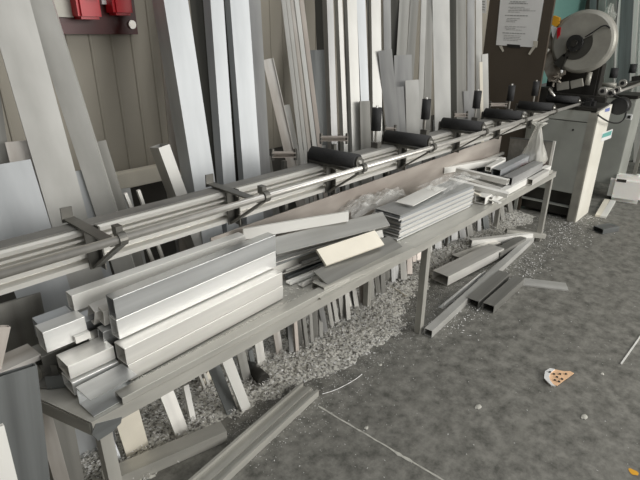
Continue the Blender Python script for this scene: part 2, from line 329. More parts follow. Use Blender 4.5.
LE = [
 # label, material, top px, bottom px, width px, options
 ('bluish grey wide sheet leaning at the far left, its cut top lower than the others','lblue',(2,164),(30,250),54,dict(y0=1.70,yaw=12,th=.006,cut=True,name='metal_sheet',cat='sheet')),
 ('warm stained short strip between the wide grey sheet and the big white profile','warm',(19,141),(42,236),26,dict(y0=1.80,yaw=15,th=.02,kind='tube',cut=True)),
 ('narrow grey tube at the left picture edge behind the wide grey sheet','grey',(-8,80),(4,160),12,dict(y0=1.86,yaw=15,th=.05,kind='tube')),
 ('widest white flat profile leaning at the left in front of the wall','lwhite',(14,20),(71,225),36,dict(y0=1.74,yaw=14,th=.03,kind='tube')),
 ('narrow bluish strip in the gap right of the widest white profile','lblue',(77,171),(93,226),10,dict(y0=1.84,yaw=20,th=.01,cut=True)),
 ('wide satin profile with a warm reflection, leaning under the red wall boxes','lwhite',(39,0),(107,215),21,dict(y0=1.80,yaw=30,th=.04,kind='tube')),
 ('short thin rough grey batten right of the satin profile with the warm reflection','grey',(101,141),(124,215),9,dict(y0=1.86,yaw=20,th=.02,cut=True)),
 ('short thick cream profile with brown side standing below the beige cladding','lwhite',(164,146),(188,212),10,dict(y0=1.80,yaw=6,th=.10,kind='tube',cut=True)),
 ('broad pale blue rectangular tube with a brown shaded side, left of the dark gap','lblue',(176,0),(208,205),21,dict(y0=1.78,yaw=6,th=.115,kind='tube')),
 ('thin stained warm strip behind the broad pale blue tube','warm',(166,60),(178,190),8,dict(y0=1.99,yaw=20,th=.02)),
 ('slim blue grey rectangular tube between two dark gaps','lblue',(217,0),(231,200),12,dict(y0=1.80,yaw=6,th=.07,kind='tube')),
 ('tall dark strip put in for the shaded gap at the left of the slim blue grey tube','gap',(199,0),(218,200),17,dict(y0=1.90,yaw=35,th=.03,kind='tube')),
 ('tall dark strip put in for the shaded gap right of the slim blue grey tube','gap',(228,0),(240,200),8,dict(y0=1.92,yaw=35,th=.03,kind='tube')),
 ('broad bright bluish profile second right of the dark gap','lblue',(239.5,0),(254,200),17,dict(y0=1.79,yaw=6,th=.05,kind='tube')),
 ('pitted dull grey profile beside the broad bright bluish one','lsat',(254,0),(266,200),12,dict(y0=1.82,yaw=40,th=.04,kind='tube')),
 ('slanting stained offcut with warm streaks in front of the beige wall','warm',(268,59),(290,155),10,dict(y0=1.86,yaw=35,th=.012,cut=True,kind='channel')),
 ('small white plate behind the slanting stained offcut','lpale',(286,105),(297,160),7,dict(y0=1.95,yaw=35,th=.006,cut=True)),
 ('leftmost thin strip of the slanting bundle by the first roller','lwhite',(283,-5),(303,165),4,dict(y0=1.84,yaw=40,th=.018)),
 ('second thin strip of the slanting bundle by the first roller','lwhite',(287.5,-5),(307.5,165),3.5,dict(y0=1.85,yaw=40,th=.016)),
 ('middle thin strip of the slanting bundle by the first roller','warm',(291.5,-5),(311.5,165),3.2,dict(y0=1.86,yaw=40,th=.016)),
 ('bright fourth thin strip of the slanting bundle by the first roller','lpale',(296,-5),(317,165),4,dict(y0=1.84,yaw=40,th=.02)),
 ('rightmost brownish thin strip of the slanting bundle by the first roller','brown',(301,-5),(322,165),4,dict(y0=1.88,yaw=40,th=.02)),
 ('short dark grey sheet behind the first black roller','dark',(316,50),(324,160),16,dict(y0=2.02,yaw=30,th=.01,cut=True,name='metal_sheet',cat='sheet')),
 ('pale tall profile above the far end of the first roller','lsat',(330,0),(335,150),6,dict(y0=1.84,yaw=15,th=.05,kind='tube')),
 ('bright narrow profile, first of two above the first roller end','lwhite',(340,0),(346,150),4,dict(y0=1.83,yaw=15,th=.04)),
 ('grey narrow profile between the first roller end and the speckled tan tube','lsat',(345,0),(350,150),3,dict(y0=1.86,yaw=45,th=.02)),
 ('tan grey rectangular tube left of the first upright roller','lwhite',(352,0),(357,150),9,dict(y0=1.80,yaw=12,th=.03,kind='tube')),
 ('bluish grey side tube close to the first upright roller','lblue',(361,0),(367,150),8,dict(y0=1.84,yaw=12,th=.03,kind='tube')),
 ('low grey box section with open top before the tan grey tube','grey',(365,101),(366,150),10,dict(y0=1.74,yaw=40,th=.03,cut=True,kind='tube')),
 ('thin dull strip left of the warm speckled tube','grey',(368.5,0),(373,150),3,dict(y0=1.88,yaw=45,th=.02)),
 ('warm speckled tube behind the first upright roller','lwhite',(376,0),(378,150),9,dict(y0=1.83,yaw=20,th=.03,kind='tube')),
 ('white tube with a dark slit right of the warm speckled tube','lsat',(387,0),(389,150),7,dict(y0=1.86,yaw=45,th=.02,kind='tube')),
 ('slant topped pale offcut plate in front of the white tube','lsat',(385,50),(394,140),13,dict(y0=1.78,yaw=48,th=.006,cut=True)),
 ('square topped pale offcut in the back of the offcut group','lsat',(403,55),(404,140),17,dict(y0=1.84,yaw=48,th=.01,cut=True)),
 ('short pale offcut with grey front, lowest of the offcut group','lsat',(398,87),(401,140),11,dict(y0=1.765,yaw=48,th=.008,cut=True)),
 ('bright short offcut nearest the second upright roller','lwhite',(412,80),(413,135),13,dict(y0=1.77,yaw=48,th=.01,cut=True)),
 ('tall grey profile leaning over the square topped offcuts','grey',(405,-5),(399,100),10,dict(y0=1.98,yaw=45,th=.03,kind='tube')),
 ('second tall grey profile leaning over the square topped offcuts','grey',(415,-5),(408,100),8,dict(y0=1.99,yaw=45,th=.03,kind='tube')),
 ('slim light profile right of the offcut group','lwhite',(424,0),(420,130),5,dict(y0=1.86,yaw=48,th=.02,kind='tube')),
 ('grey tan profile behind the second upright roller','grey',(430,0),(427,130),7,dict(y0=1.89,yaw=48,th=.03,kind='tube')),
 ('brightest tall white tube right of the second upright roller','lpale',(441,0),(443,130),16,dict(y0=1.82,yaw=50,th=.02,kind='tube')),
 ('dark slim strip put in for the shaded gap beside the brightest white tube','gap',(453,0),(454,130),6,dict(y0=1.88,yaw=50,th=.03,kind='tube')),
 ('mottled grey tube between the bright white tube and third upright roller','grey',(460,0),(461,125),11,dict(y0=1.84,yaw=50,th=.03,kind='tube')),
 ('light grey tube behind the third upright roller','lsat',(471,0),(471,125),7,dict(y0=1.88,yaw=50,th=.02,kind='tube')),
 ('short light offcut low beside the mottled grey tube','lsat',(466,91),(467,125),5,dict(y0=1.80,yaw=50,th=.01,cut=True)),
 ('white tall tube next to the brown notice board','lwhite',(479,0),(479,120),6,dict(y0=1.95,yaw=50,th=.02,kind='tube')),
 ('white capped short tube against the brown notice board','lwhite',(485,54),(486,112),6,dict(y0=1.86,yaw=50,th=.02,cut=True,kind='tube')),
 ('thin white short strip left of the capped short tube','cream',(481,62),(482,112),3,dict(y0=1.80,yaw=50,th=.01,cut=True)),
 ('dark olive strip put in for the shaded gap right of the white tube with the slit','gap',(396,-5),(397,120),14,dict(y0=2.03,yaw=45,th=.01)),  # these last dark strips stand in for gap shade
 ('dark olive strip put in for the shaded gap left of the pale tall profile','gap',(322,-5),(327,120),14,dict(y0=2.03,yaw=40,th=.01)),
 ('dark narrow strip put in for the shaded gap just left of the first upright roller','gap',(370,-5),(380,120),8,dict(y0=2.06,yaw=45,th=.01)),
]
for lb, m, t, b, w, kw in LE: lean(lb, m, t, b, w, **kw)
# hidden-row profiles seen only in the gap below the rail
for i in range(16):
    x = 1.05 + i*.19 + random.uniform(-.03,.03); y0 = 2.08+random.uniform(-.02,.02)
    bar('aluminium_profile', random.choice(['grey','alu','dark','satin']), (x,y0,0), (x+random.uniform(-.08,.04),y0+.10,.93), random.uniform(.03,.07), .02, 'tube', up=(-.4,-1,0),
        label='profile of the back row, seen only in the gap under the conveyor rail', cat='profile', group='back row of profiles behind the conveyor')
# white wall beam, two small posts
bar('wall_beam', 'cream', (.75,2.44,.90), (1.62,2.44,.90), .06, .085, 'solid', label='horizontal white beam fixed low on the beige wall left', cat='beam', bevel=.004)
for (a, b, lb) in (((125,193),(131,208),'left one of two thin short uprights behind the conveyor rail'),((138,190),(144,207),'right one of two thin short uprights behind the conveyor rail')):
    p, q = ony(*a,1.72), ony(*b,1.72); q2 = q + (q-p).normalized()*(q.z/((p-q).normalized().z))
    bar('rack_upright', 'alu', p, V((q2.x,1.70,0)), .012, .012, 'solid', label=lb, cat='upright', up=(0,-1,0))
# rack divider brackets between the leaning profiles
for (a, b, lb) in (((271,151),(297,158),'brown steel rack bar with hooks behind the rail, left of the first roller'),((319,134),(349,143),'brown rack bar directly above the first roller'),((384,128),(396,131),'stubby rack bar beside the first upright roller'),((453,113),(468,117),'rack bar between the second and third rollers'),((489,103),(507,106),'pale rack bar at the foot of the notice board')):
    y = 1.70; c = ony((a[0]+b[0])/2,(a[1]+b[1])/2,y); L = (b[0]-a[0])/490*c.length*.85
    t = empty('rack_divider', c, lb, 'rack divider')
    bar('bar', 'brown', c+V((-L*.35,L*.35,0)), c+V((L*.35,-L*.35,0)), .022, .040, 'channel', roll=90, parent=t, t=.003)
    boxo('end_plate', 'bracket', c+V((L*.33,-L*.33,0)), (.012,.012,.055), t)
    boxo('end_plate', 'bracket', c+V((-L*.33,L*.33,0)), (.012,.012,.055), t)
    bar('foot', 'bracket', c+V((0,0,-.03)), V((c.x,y,0)), .02, .02, 'solid', parent=t, up=(0,-1,0))

# ------------------------------------------------------------------ wall box with the red units
rb = empty('red_switch_board', (1.25,WY-.04,1.65), 'dark red wall board with two bright red boxes at the top left', 'wall board')
q = [ony(*p, WY-.045) for p in [(48,0),(137,0),(138,33),(58,34)]]
bar('backboard', 'darkred', (q[3].x-.12,WY-.03,(q[3].z+2.15)/2), (q[2].x,WY-.03,(q[3].z+2.15)/2), .03, 2.15-q[3].z, 'solid', parent=rb)
def redbox(a, b, d):
    p = ony(*a, WY-.045-d); r = ony(*b, WY-.045-d); w = r.x-p.x
    k = boxo('red_box', 'red', ((p.x+r.x)/2, WY-.045-d/2, p.z+.16), (w,d,.32), rb, bevel=.012)
    boxo('lid', 'red', ((p.x+r.x)/2+.01, WY-.05-d, p.z+.19), (w*.5,.02,.22), k, bevel=.005)
redbox((80,19),(103,17),.09); redbox((115,15),(134,13),.09)
p = ony(60,17,WY-.06); boxo('grey_panel', 'guard', (p.x-.02,WY-.055,p.z+.2), (.16,.02,.40), rb)
for a in ((84,0),(107,2)): p = ony(*a, WY-.07); boxo('white_tag', 'paper', (p.x,WY-.06,p.z+.02), (.05,.02,.06), rb)
p = ony(132,24.5,WY-.05); cylo('screw', 'rod', (p.x,WY-.045,p.z), (p.x,WY-.055,p.z), .020, rb, 16)

# ------------------------------------------------------------------ notice board and paper
NX = 4.78
nb = poly('notice_board', 'board', [(NX,1.655,0.0),(NX,2.24,0.0),(NX,2.24,2.3),(NX,1.655,2.3)], .03, (-1,0,0), label='dark brown board standing across behind the conveyor with a notice taped on', cat='board')
def on(px, py, d=.004): return onx(px, py, NX-d)
ps = empty('notice_sheet', on(517,20), 'white printed notice taped to the dark brown board', 'paper')
A, B, C_, D = on(501,-8), on(545,-8), on(536,47.5), on(496,45)
poly('paper', 'paper', [A,B,C_,D], .002, (-1,0,0), ps)
def quadpt(u, v):   # u across, v down
    t = A.lerp(B,u); b = D.lerp(C_,u); return t.lerp(b,v) + V((-.0025,0,0))
bm = bmesh.new(); c0 = quadpt(.5,.5); rnd = random.Random(3)
for k, (v, u0, u1, hh) in enumerate([(.17,.25,.62,.014),(.20,.22,.66,.014),(.27,.22,.60,.008),(.30,.26,.72,.008),(.33,.22,.86,.008),(.36,.22,.50,.008),(.42,.16,.70,.014),(.48,.22,.52,.008),(.51,.20,.46,.008),(.54,.20,.42,.008),(.63,.18,.70,.008),(.66,.18,.44,.008),(.69,.22,.60,.008),(.75,.14,.70,.014),(.80,.18,.60,.008),(.83,.18,.58,.008),(.86,.18,.62,.008),(.89,.18,.54,.008)]):
    u = u0
    while u < u1:   # grey word-length dashes, as unreadable as in the photograph
        w = rnd.uniform(.03,.09); e = min(u+w,u1)
        f = [bm.verts.new(quadpt(*x)-c0) for x in ((u,v),(e,v),(e,v+hh),(u,v+hh))]; bm.faces.new(f); u = e+.012
link('printed_text', bm, 'ink', ps, Matrix.Translation(c0))
poly('clip', 'black', [on(507,44,.007),on(520,45,.007),on(520,48,.007),on(507,47,.007)], .003, (-1,0,0), ps)
for pts in (((499,46),(502,45.5),(504,51),(502.5,52)),((533,46),(536,46.5),(530,55),(528,54)),((533,41),(538,41),(537,47.5),(534,47.5))):
    poly('tape', 'tape', [on(*p,.007) for p in pts], .001, (-1,0,0), ps)
p2 = empty('printed_sheet', onx(482,5,4.7), 'small white printed sheet at the top left of the brown notice board', 'paper')
A, B, C_, D = onx(477,-6,NX-.001), onx(487,-6,NX-.001), onx(486,13.5,NX-.001), onx(477,12,NX-.001)
poly('paper', 'paper', [A,B,C_,D], .003, (-1,0,0), p2)
bm = bmesh.new(); c0 = quadpt(.5,.5)
for v in (.38,.52,.66,.80):
    f = [bm.verts.new(quadpt(*x)-c0) for x in ((.12,v),(.85,v),(.85,v+.05),(.12,v+.05))]; bm.faces.new(f)
link('printed_text', bm, 'ink', p2, Matrix.Translation(c0))

# ------------------------------------------------------------------ saw machine
MX0, MX1, MY0, MY1, MZ = 4.76, 5.17, 1.125, 1.70, 1.02
sm = empty('saw_machine', (4.97,1.4,0), 'cream and grey cutting machine with round saw guard at the end of the conveyor', 'machine')
boxo('body', 'blacksteel', ((MX0+MX1)/2+.03,1.43,.52), (MX1-MX0-.08,.46,.98), sm)
poly('front_panel', 'paintw', [(MX0+.02,MY0,0),(MX1,MY0,0),(MX1,MY0,MZ+.02),(MX0+.02,MY0,MZ-.01)], .025, (0,-1,0), sm)
boxo('corner_column', 'guard', (MX0+.02,MY0+.04,.50), (.04,.075,1.0), sm, bevel=.006)
boxo('door', 'paintg', (MX0+.012,1.44,.59), (.022,.50,.64), sm, bevel=.003)
boxo('upper_panel', 'paintg', (MX0+.012,1.44,.966), (.022,.50,.10), sm, bevel=.003)
boxo('rear_column', 'paintg', (MX0+.02,1.695,.5), (.03,.03,1.0), sm)
boxo('lower_shelf', 'paintg', (MX0+.2,1.43,.13), (.36,.5,.01), sm)
boxo('table_bed', 'blacksteel', ((MX0+MX1)/2+.05,1.44,MZ+.005), (.52,.60,.03), sm, bevel=.004)
cylo('lock_button', 'black', (MX0-.004,1.30,.84), (MX0+.002,1.30,.84), .008, sm, 12)
lab = lambda px,py: ony(px,py,MY0-.002)
poly('label_sticker', 'paper', [lab(602,133),(lab(613,129)),(lab(611,138)),(lab(601,142))], .001, (0,-1,0), sm)
poly('label_print', 'teal', [ony(603,134,MY0-.004),ony(612,130.5,MY0-.004),ony(611,135,MY0-.004),ony(602,138,MY0-.004)], .001, (0,-1,0), sm)
poly('maker_badge', 'navy', [ony(605.5,109,MY0-.003),ony(610,107.5,MY0-.003),ony(609.5,111,MY0-.003),ony(605,112,MY0-.003)], .001, (0,-1,0), sm)
# fence blocks on the bed and bed castings
for a, b in (((557,83),(569,81)),((571,81),(583,78))):
    p, q = onx(a[0],a[1]+4,5.0), onx(b[0],b[1]+4,5.0); bar('fence_block', 'guard', p, q, .03, .07, 'solid', parent=sm, bevel=.003)
boxo('dark_backing', 'blacksteel', (5.22,1.50,1.22), (.16,.46,.36), sm, bevel=.02)  # dark box added behind the guard to cover the bright teal wall
bar('fence_beam', 'blacksteel', (4.98,1.72,1.10), (4.98,1.14,1.09), .05, .05, 'solid', parent=sm)
boxo('bed_casting', 'black', (4.92,1.25,1.06), (.12,.09,.09), sm, bevel=.025)
boxo('vice_block', 'blacksteel', (4.90,1.64,1.10), (.10,.10,.15), sm, bevel=.01)
cylo('vice_screw', 'rod', (4.86,1.60,1.16), (4.86,1.53,1.09), .012, sm)
# round guard: disc in the plane across the conveyor
SX = 5.02; c = onx(583,42,SX); sc = empty('x', c, None, None); bpy.data.objects.remove(sc)
Rg = .262
bm = bmesh.new(); n = 72
def ring(x, rr): return [bm.verts.new((x, rr*math.cos(2*math.pi*i/n), rr*math.sin(2*math.pi*i/n))) for i in range(n)]
rings = [ring(-.040,.001), ring(-.040,Rg-.030), ring(-.030,Rg-.012), ring(-.012,Rg), ring(.055,Rg), ring(.065,Rg-.012), ring(.065,.001)]
for a, b in zip(rings, rings[1:]):
    for i in range(n): bm.faces.new((a[i],a[(i+1)%n],b[(i+1)%n],b[i]))
g = link('blade_guard', bm, 'guard', sm, Matrix.Translation(c), smooth=False)
# lower sector recess, hub and pivot arm on the guard's face
def fanplate(name, m, r0, r1, a0, a1, dx, th, parent, cen=c, k=28):
    bm = bmesh.new(); f, bk = [], []
    pts = [(r1*math.cos(math.radians(a0+(a1-a0)*i/k)), r1*math.sin(math.radians(a0+(a1-a0)*i/k))) for i in range(k+1)]
    pts += [(r0*math.cos(math.radians(a1+(a0-a1)*i/k)), r0*math.sin(math.radians(a1+(a0-a1)*i/k))) for i in range(k+1)]
    f = [bm.verts.new((-dx-th, -y, z)) for y,z in pts]; b = [bm.verts.new((-dx, -y, z)) for y,z in pts]
    for i in range(len(pts)):
        j = (i+1)%len(pts); bm.faces.new((f[i],f[j],b[j],b[i]))
    for i in range(k):
        q = len(pts)-1-i; bm.faces.new((f[i],f[i+1],f[q-1],f[q])); bm.faces.new((b[i],b[i+1],b[q-1],b[q]))
    return link(name, bm, m, parent, Matrix.Translation(cen))
hubc = onx(577,43,SX)
fanplate('guard_opening', 'guarddark', .02, .140, -130, 28, .041, .004, g, hubc)
fanplate('guard_opening_lower', 'guarddark', .12, .232, -133, -108, .041, .004, g, hubc)
cylo('hub', 'black', (SX-.042,hubc.y,hubc.z), (SX-.075,hubc.y,hubc.z), .068, g, 32)
cylo('hub_nut', 'blacksteel', (SX-.075,hubc.y,hubc.z), (SX-.090,hubc.y,hubc.z), .030, g, 6)
tubeline('cable', 'black', [onx(585,37,SX-.06),onx(592,33,SX-.06),onx(600,27,SX-.06),onx(606,24,SX-.06),onx(610,28,SX-.05)], .006, g)
bar('guard_lever', 'blacksteel', onx(568,50,SX-.06), onx(561,70,SX-.06), .014, .014, 'solid', parent=g)
cylo('lever_tip', 'paper', onx(562,70,SX-.06), onx(561,73,SX-.06), .011, g, 12)
# motor casting at the left of the guard
pts = [onx(*p,SX-.01) for p in [(552,28),(561,20),(572,14),(566,45),(561,75),(549,82),(544,70),(546,50)]]
ca = poly('motor_casting', 'rust', pts, .14, (-1,0,0), sm)
cylo('casting_hole', 'black', onx(560,61,SX-.012), onx(560,61,SX-.016), .020, ca, 20)
poly('grip', 'yellow', [onx(*p,SX-.03) for p in [(551,18),(554,15.5),(559,17.5),(559,24),(556,27),(552,25)]], .05, (-1,0,0), sm)
poly('grip_body', 'paper', [onx(*p,SX-.03) for p in [(551,26),(556,27),(559,40),(555,42),(552,36)]], .04, (-1,0,0), sm)
poly('trigger', 'red', [onx(*p,SX-.045) for p in [(557,28),(561,27),(560,35),(557,39)]], .02, (-1,0,0), sm)
cylo('vice_handle', 'guard', onx(545,54,SX-.05), onx(549,49,SX-.05), .012, sm)
cylo('stand_post', 'guard', onx(587,85,SX+.02), onx(590,72,SX+.02), .022, sm)
bm = bmesh.new(); o = onx(555,80,SX-.08)
for i in range(9):
    cyl(bm, (rnd.uniform(-.02,.02),rnd.uniform(-.05,.05),rnd.uniform(-.05,.05)), (rnd.uniform(-.02,.02),rnd.uniform(-.06,.06),rnd.uniform(-.06,.06)), .010, 8)
link('clamp_fittings', bm, 'rust', sm, Matrix.Translation(o))

# second conveyor leaving the saw, right of it
c2 = empty('exit_conveyor', (6.0,1.3,1.05), 'second roller conveyor beyond the saw at the right edge, with round clamps and rollers', 'conveyor')
cylo('guide_rod', 'rod', onx(607,96,5.4), onx(645,82,6.6), .014, c2)
bar('rail', 'blacksteel', (5.25,1.42,1.07), (7.6,1.42,1.07), .08, .06, 'solid', parent=c2)
for a, b, x in (((592,93),(613,95),5.3),((590,88),(612,90),5.4),((601,84),(616,85),5.6)):
    cylo('roller', 'guard', onx(*a,x), onx(*b,x), .020, c2)
for a, b, x in (((613,78),(615,68),5.6),((632,73),(634,64),6.2),((592,81),(594,72),5.6)):
    cylo('stop_roller', 'rubber', onx(*a,x), onx(*b,x), .034, c2)
for a, x in (((611,93),5.3),((617,90),5.5),((623,83),5.8),((603,91),5.2)):
    p = onx(*a,x); k = cylo('clamp', 'rod', p+V((-.02,0,0)), p+V((.02,0,0)), .035, c2, 20); cylo('clamp_core', 'black', p+V((-.026,0,0)), p+V((.026,0,0)), .018, k, 16)
bar('cross_rod', 'blacksteel', onx(632,79,6.2), onx(646,77,6.2), .05, .05, 'solid', parent=c2)
for x in (5.6, 7.2): bar('stand', 'paintg', (x,1.42,0), (x,1.42,1.04), .06, .06, 'tube', parent=c2, up=(0,-1,0))
tubeline('power_cable', 'black', [ony(598,115,1.10),ony(603,119,1.07),ony(612,124,1.05),ony(622,123,1.05),ony(626,115,1.06),ony(627,105,1.09),ony(620,97,1.12),ony(612,94,1.14)], .007, None, 'black cable looping down across the cream front of the saw machine', 'cable')
cp = onx(614,108,5.24); cylo('coiled_hose', 'black', (5.20,1.08,cp.z+.02), (5.34,1.08,cp.z+.02), .075, None, 24, label='round black hose reel on the right side of the saw machine', cat='hose reel')
boxo('power_socket', 'paper', onx(629,117,5.5), (.02,.055,.055), None, label='small white square socket with black centre, right of the saw machine', cat='socket', bevel=.004)
p = onx(629,117,5.48); boxo('socket_hole', 'black', p, (.01,.024,.028), bpy.data.objects['power_socket'])
# control cabinet beyond
cc = empty('control_cabinet', (5.9,1.15,0), 'dark grey upright cabinet standing beyond the saw machine', 'cabinet')
boxo('body', 'paintg', (5.98,1.24,.60), (.40,.36,.88), cc, bevel=.006)
for y in (1.08,1.40):
    for x in (5.82,6.14): boxo('leg', 'blacksteel', (x,y,.08), (.03,.03,.16), cc)
boxo('top', 'blacksteel', (5.98,1.24,1.055), (.42,.38,.03), cc)
# open rack at far right
fr = empty('steel_rack', (6.9,.95,0), 'pale open steel rack frame at the right edge beyond the jug', 'rack')
for x, y in ((6.75,1.07),(6.75,.62),(7.4,1.07),(7.4,.62)): bar('post', 'guard', (x,y,0), (x,y,1.5), .035, .035, 'solid', parent=fr, up=(0,-1,0))
for z in (.42,.78,1.1):
    bar('rail', 'guard', (6.75,1.07,z), (6.75,.62,z), .03, .04, 'solid', parent=fr); bar('rail', 'guard', (6.75,1.07,z), (7.4,1.07,z), .03, .04, 'solid', parent=fr)
bar('brace', 'guard', (6.74,1.05,.80), (6.74,.64,1.1), .02, .02, 'solid', parent=fr)
# distant leaning profiles right of the saw
for i, (px, pb, w, m, lb) in enumerate([(607,608,7,'grey','distant dull grey tube just right of the round saw guard'),(617,612,4,'white','slim distant white strip right of the saw guard'),(613,613,5,'dark','distant dark tube behind the slim white strip'),(623,622,9,'dark','broad dark distant tube near the right edge'),(630,628,6,'alu','distant light grey tube near the right edge'),(636,634,6,'white','distant white tube with bright edge near the right edge'),(642,641,7,'alu','distant grey tube cut by the right picture edge'),
   (597,597,5,'grey','distant grey tube seen below the saw guard'),(603,605,4,'alu','distant thin light strip slanting beside the saw guard'),(588,590,5,'dark','distant dark tube seen below the middle of the saw guard')]):
    x = 8.0; t = onx(px,0,x); b = onx(pb,85,x); d = (t-b).normalized(); z0 = .0; P0 = b+d*((z0-b.z)/d.z); P1 = b+d*((2.6-b.z)/d.z); P0.x = 7.9+.03*(i%3); P1.x = 8.35
    bar('aluminium_profile', m, P0, P1, w*8.3/490, .05, 'tube', up=(-1,0,0), label=lb, cat='profile')
lp = onx(609,14,8.12); bm = bmesh.new(); bmesh.ops.create_icosphere(bm, subdivisions=3, radius=1)
for v in bm.verts: v.co = V((v.co.x*.05, v.co.y*(.05+.05*(v.co.z<0)), v.co.z*.13))*(1+.25*noise.noise(v.co*3))
tag(link('plastic_bag', bm, 'bag', None, Matrix.Translation(lp)), 'pale crumpled plastic bag hanging high beside the saw guard', 'bag')

# ------------------------------------------------------------------ front pile on the table
def tb_(label, m, x0, x1, y, z, w, h, kind='tube', roll=0., y1=None, z1=None, t=.003, skew=0., name='aluminium_tube', cat='tube', group=None):
    return bar(name, m, (x0,y,z), (x1, y if y1 is None else y1, z if z1 is None else z1), w, h, kind, t, roll, skew=skew, label=label, cat=cat, group=group)
tb_('bottom tube of the big front stack, resting on the table','alu',.520,1.205,1.300,.634,.06,.059,y1=1.33)
tb_('second tube from the bottom of the big front stack','alu',.518,1.203,1.300,.6945,.06,.059,y1=1.33)
tb_('third tube from the bottom of the big front stack','bright',.530,1.215,1.343,.764,.045,.069,y1=1.37)
tb_('topmost wide grey faced tube of the big front stack','satin',.532,1.215,1.343,.835,.045,.071,y1=1.368)
tb_('long white topped tube highest at the back of the front pile','white',.468,1.160,1.488,.826,.045,.056)
tb_('first rolled tube with open end behind the front stack','alu',.498,1.12,1.420,.792,.040,.060,roll=24,y1=1.45,t=.002)
tb_('rolled tube leaning between the back of the pile and the front stack','blue',.476,1.10,1.462,.752,.042,.062,roll=28,y1=1.48,t=.002)
tb_('narrow open tube directly behind the third tube of the stack','alu',.515,1.10,1.388,.792,.034,.056,roll=10,y1=1.41)
tb_('narrow open tube directly behind the second tube of the stack','satin',.500,1.10,1.383,.725,.034,.060,roll=10,y1=1.41)
tb_('rolled tube low behind the front stack','grey',.474,1.10,1.427,.700,.040,.060,roll=-24,t=.002)
tb_('square tube low at the back of the front pile','grey',.480,1.10,1.545,.64,.07,.07)
tb_('tube under the highest white tube of the front pile','alu',.50,1.14,1.500,.71,.05,.07,roll=6)
tb_('short bright wide offcut sticking out at the left of the pile','bright',.352,.475,1.440,.765,.060,.070)
tb_('bluish grey offcut sticking out behind the bright wide offcut','blue',.372,.475,1.540,.742,.05,.07,roll=5)
tb_('brown grey tube sticking out under the bright wide offcut','grey',.345,.475,1.50,.66,.08,.07)
tb_('grey open tube sticking out left below the middle of the stack','alu',.372,.510,1.365,.692,.085,.045,kind='tube')
tb_('white edged channel sticking out left beneath the grey open tube','bright',.370,.512,1.350,.640,.075,.045,kind='tube')
tb_('small bright bar lying on the grey open tube','white',.43,.475,1.40,.742,.014,.022,kind='solid')
tb_('open grey channel lying at the near corner of the table','satin',.372,.517,1.245,.632,.060,.085,kind='channel',roll=90,y1=1.252)
tb_('small grey angle offcut standing on the near end of the table','grey',.325,.36,1.47,.63,.05,.05,kind='angle',roll=90,y1=1.43)
tb_('small dark angle offcut lying beside the grey one at the table end','dark',.345,.40,1.44,.625,.045,.045,kind='angle',y1=1.40)
tb_('low flat tube along the front edge of the table','frame',.455,1.60,1.213,.612,.044,.024,kind='tube')
tb_('tan flat offcut poking out left of the pile over the leaning profiles','warm',.14,.345,1.50,.69,.09,.018,kind='tube',y1=1.515)

# ------------------------------------------------------------------ middle of the table
def bz(label, m, a, b, w, h, kind='tube', roll=0., t=.003, name='aluminium_tube', cat='tube', skew=0., group=None):
    return bar(name, m, onz(*a), onz(*b), w, h, kind, t, roll, skew=skew, label=label, cat=cat, group=group)
bz('long bright white flat bar lying on top in the middle of the table','white',(243,234,.80),(348,216,.80),.012,.050,'solid',name='flat_bar',cat='bar')
bz('dusty dull grey channel under the long white flat bar','grey',(272,248,.735),(385,220,.735),.085,.030,'tube',roll=40)
bz('thin flat sheet edge below the dusty grey channel','satin',(268,262,.69),(335,238,.69),.07,.012,'channel',roll=15)
bz('dark open channel in the heap between the stack and cream board','grey',(266,272,.655),(385,232,.655),.06,.04,'channel',roll=70)
bz('cream coloured board lying on the grey offcuts in the middle','cream',(321,258,.70),(379,238,.70),.085,.012,'solid',roll=38,name='cream_board',cat='board')
bz('wide grey flat cover profile with an open end in the middle front','grey',(321,279,.645),(396,242,.645),.100,.006,'solid',roll=22,name='cover_profile',cat='profile')
bz('light channel under the wide grey cover profile','frame',(318,288,.617),(408,248,.617),.075,.03,'channel',roll=180)
for i, (a, b, m, lb) in enumerate([((284,270,.63),(325,254,.63),'alu','uppermost thin strip beside the right end of the big front stack'),((286,277,.615),(330,259,.615),'dark','dark thin strip between the two light strips by the stack'),((288,283,.61),(328,267,.61),'white','lowest light strip beside the right end of the big front stack'),((300,262,.645),(340,247,.645),'grey','grey strip crossing under the cream board')]):
    bz(lb, m, a, b, .028, .012, 'channel', name='metal_strip', cat='strip')
bz('small crumpled angle offcut in the gap by the stack','alu',(300,284,.615),(311,279,.615),.03,.02,'angle',name='metal_strip',cat='strip')
bz('grey flat strip along the front edge of the table middle','frame',(318,298,.606),(400,256,.606),.03,.008,'solid',name='metal_strip',cat='strip')
bz('long dull tube lying against the brown back plate','grey',(240,232,.66),(440,172,.66),.05,.05,'tube')
# nested stack of thin channels
k = 15
for i in range(k):
    z = .609 + i*.0092; dx = random.uniform(-.03,.03); dy = random.uniform(-.004,.004)
    bar('sheet_channel', ['bright','blue','alu'][i%3] if i < k-1 else 'satin', (2.05+dx*.6,1.385+dy,z), (2.84+dx*.6,1.365+dy,z), .165, .0086, 'channel', .0022, roll=180,
        label='thin bright channel in the neat flat stack at mid table' if i < k-1 else 'top channel of the neat flat stack at mid table', cat='channel', group='flat stack of thin channels' if i < k-1 else None)
bz('dark triangular folded sheet end at the left of the flat channel stack','dark',(372,228,.65),(384,222,.65),.06,.05,'angle',roll=30,name='folded_sheet',cat='sheet')
bz('thin white sheet resting on the back of the flat channel stack','white',(404,204,.757),(438,187,.757),.11,.004,'solid',name='metal_sheet',cat='sheet')
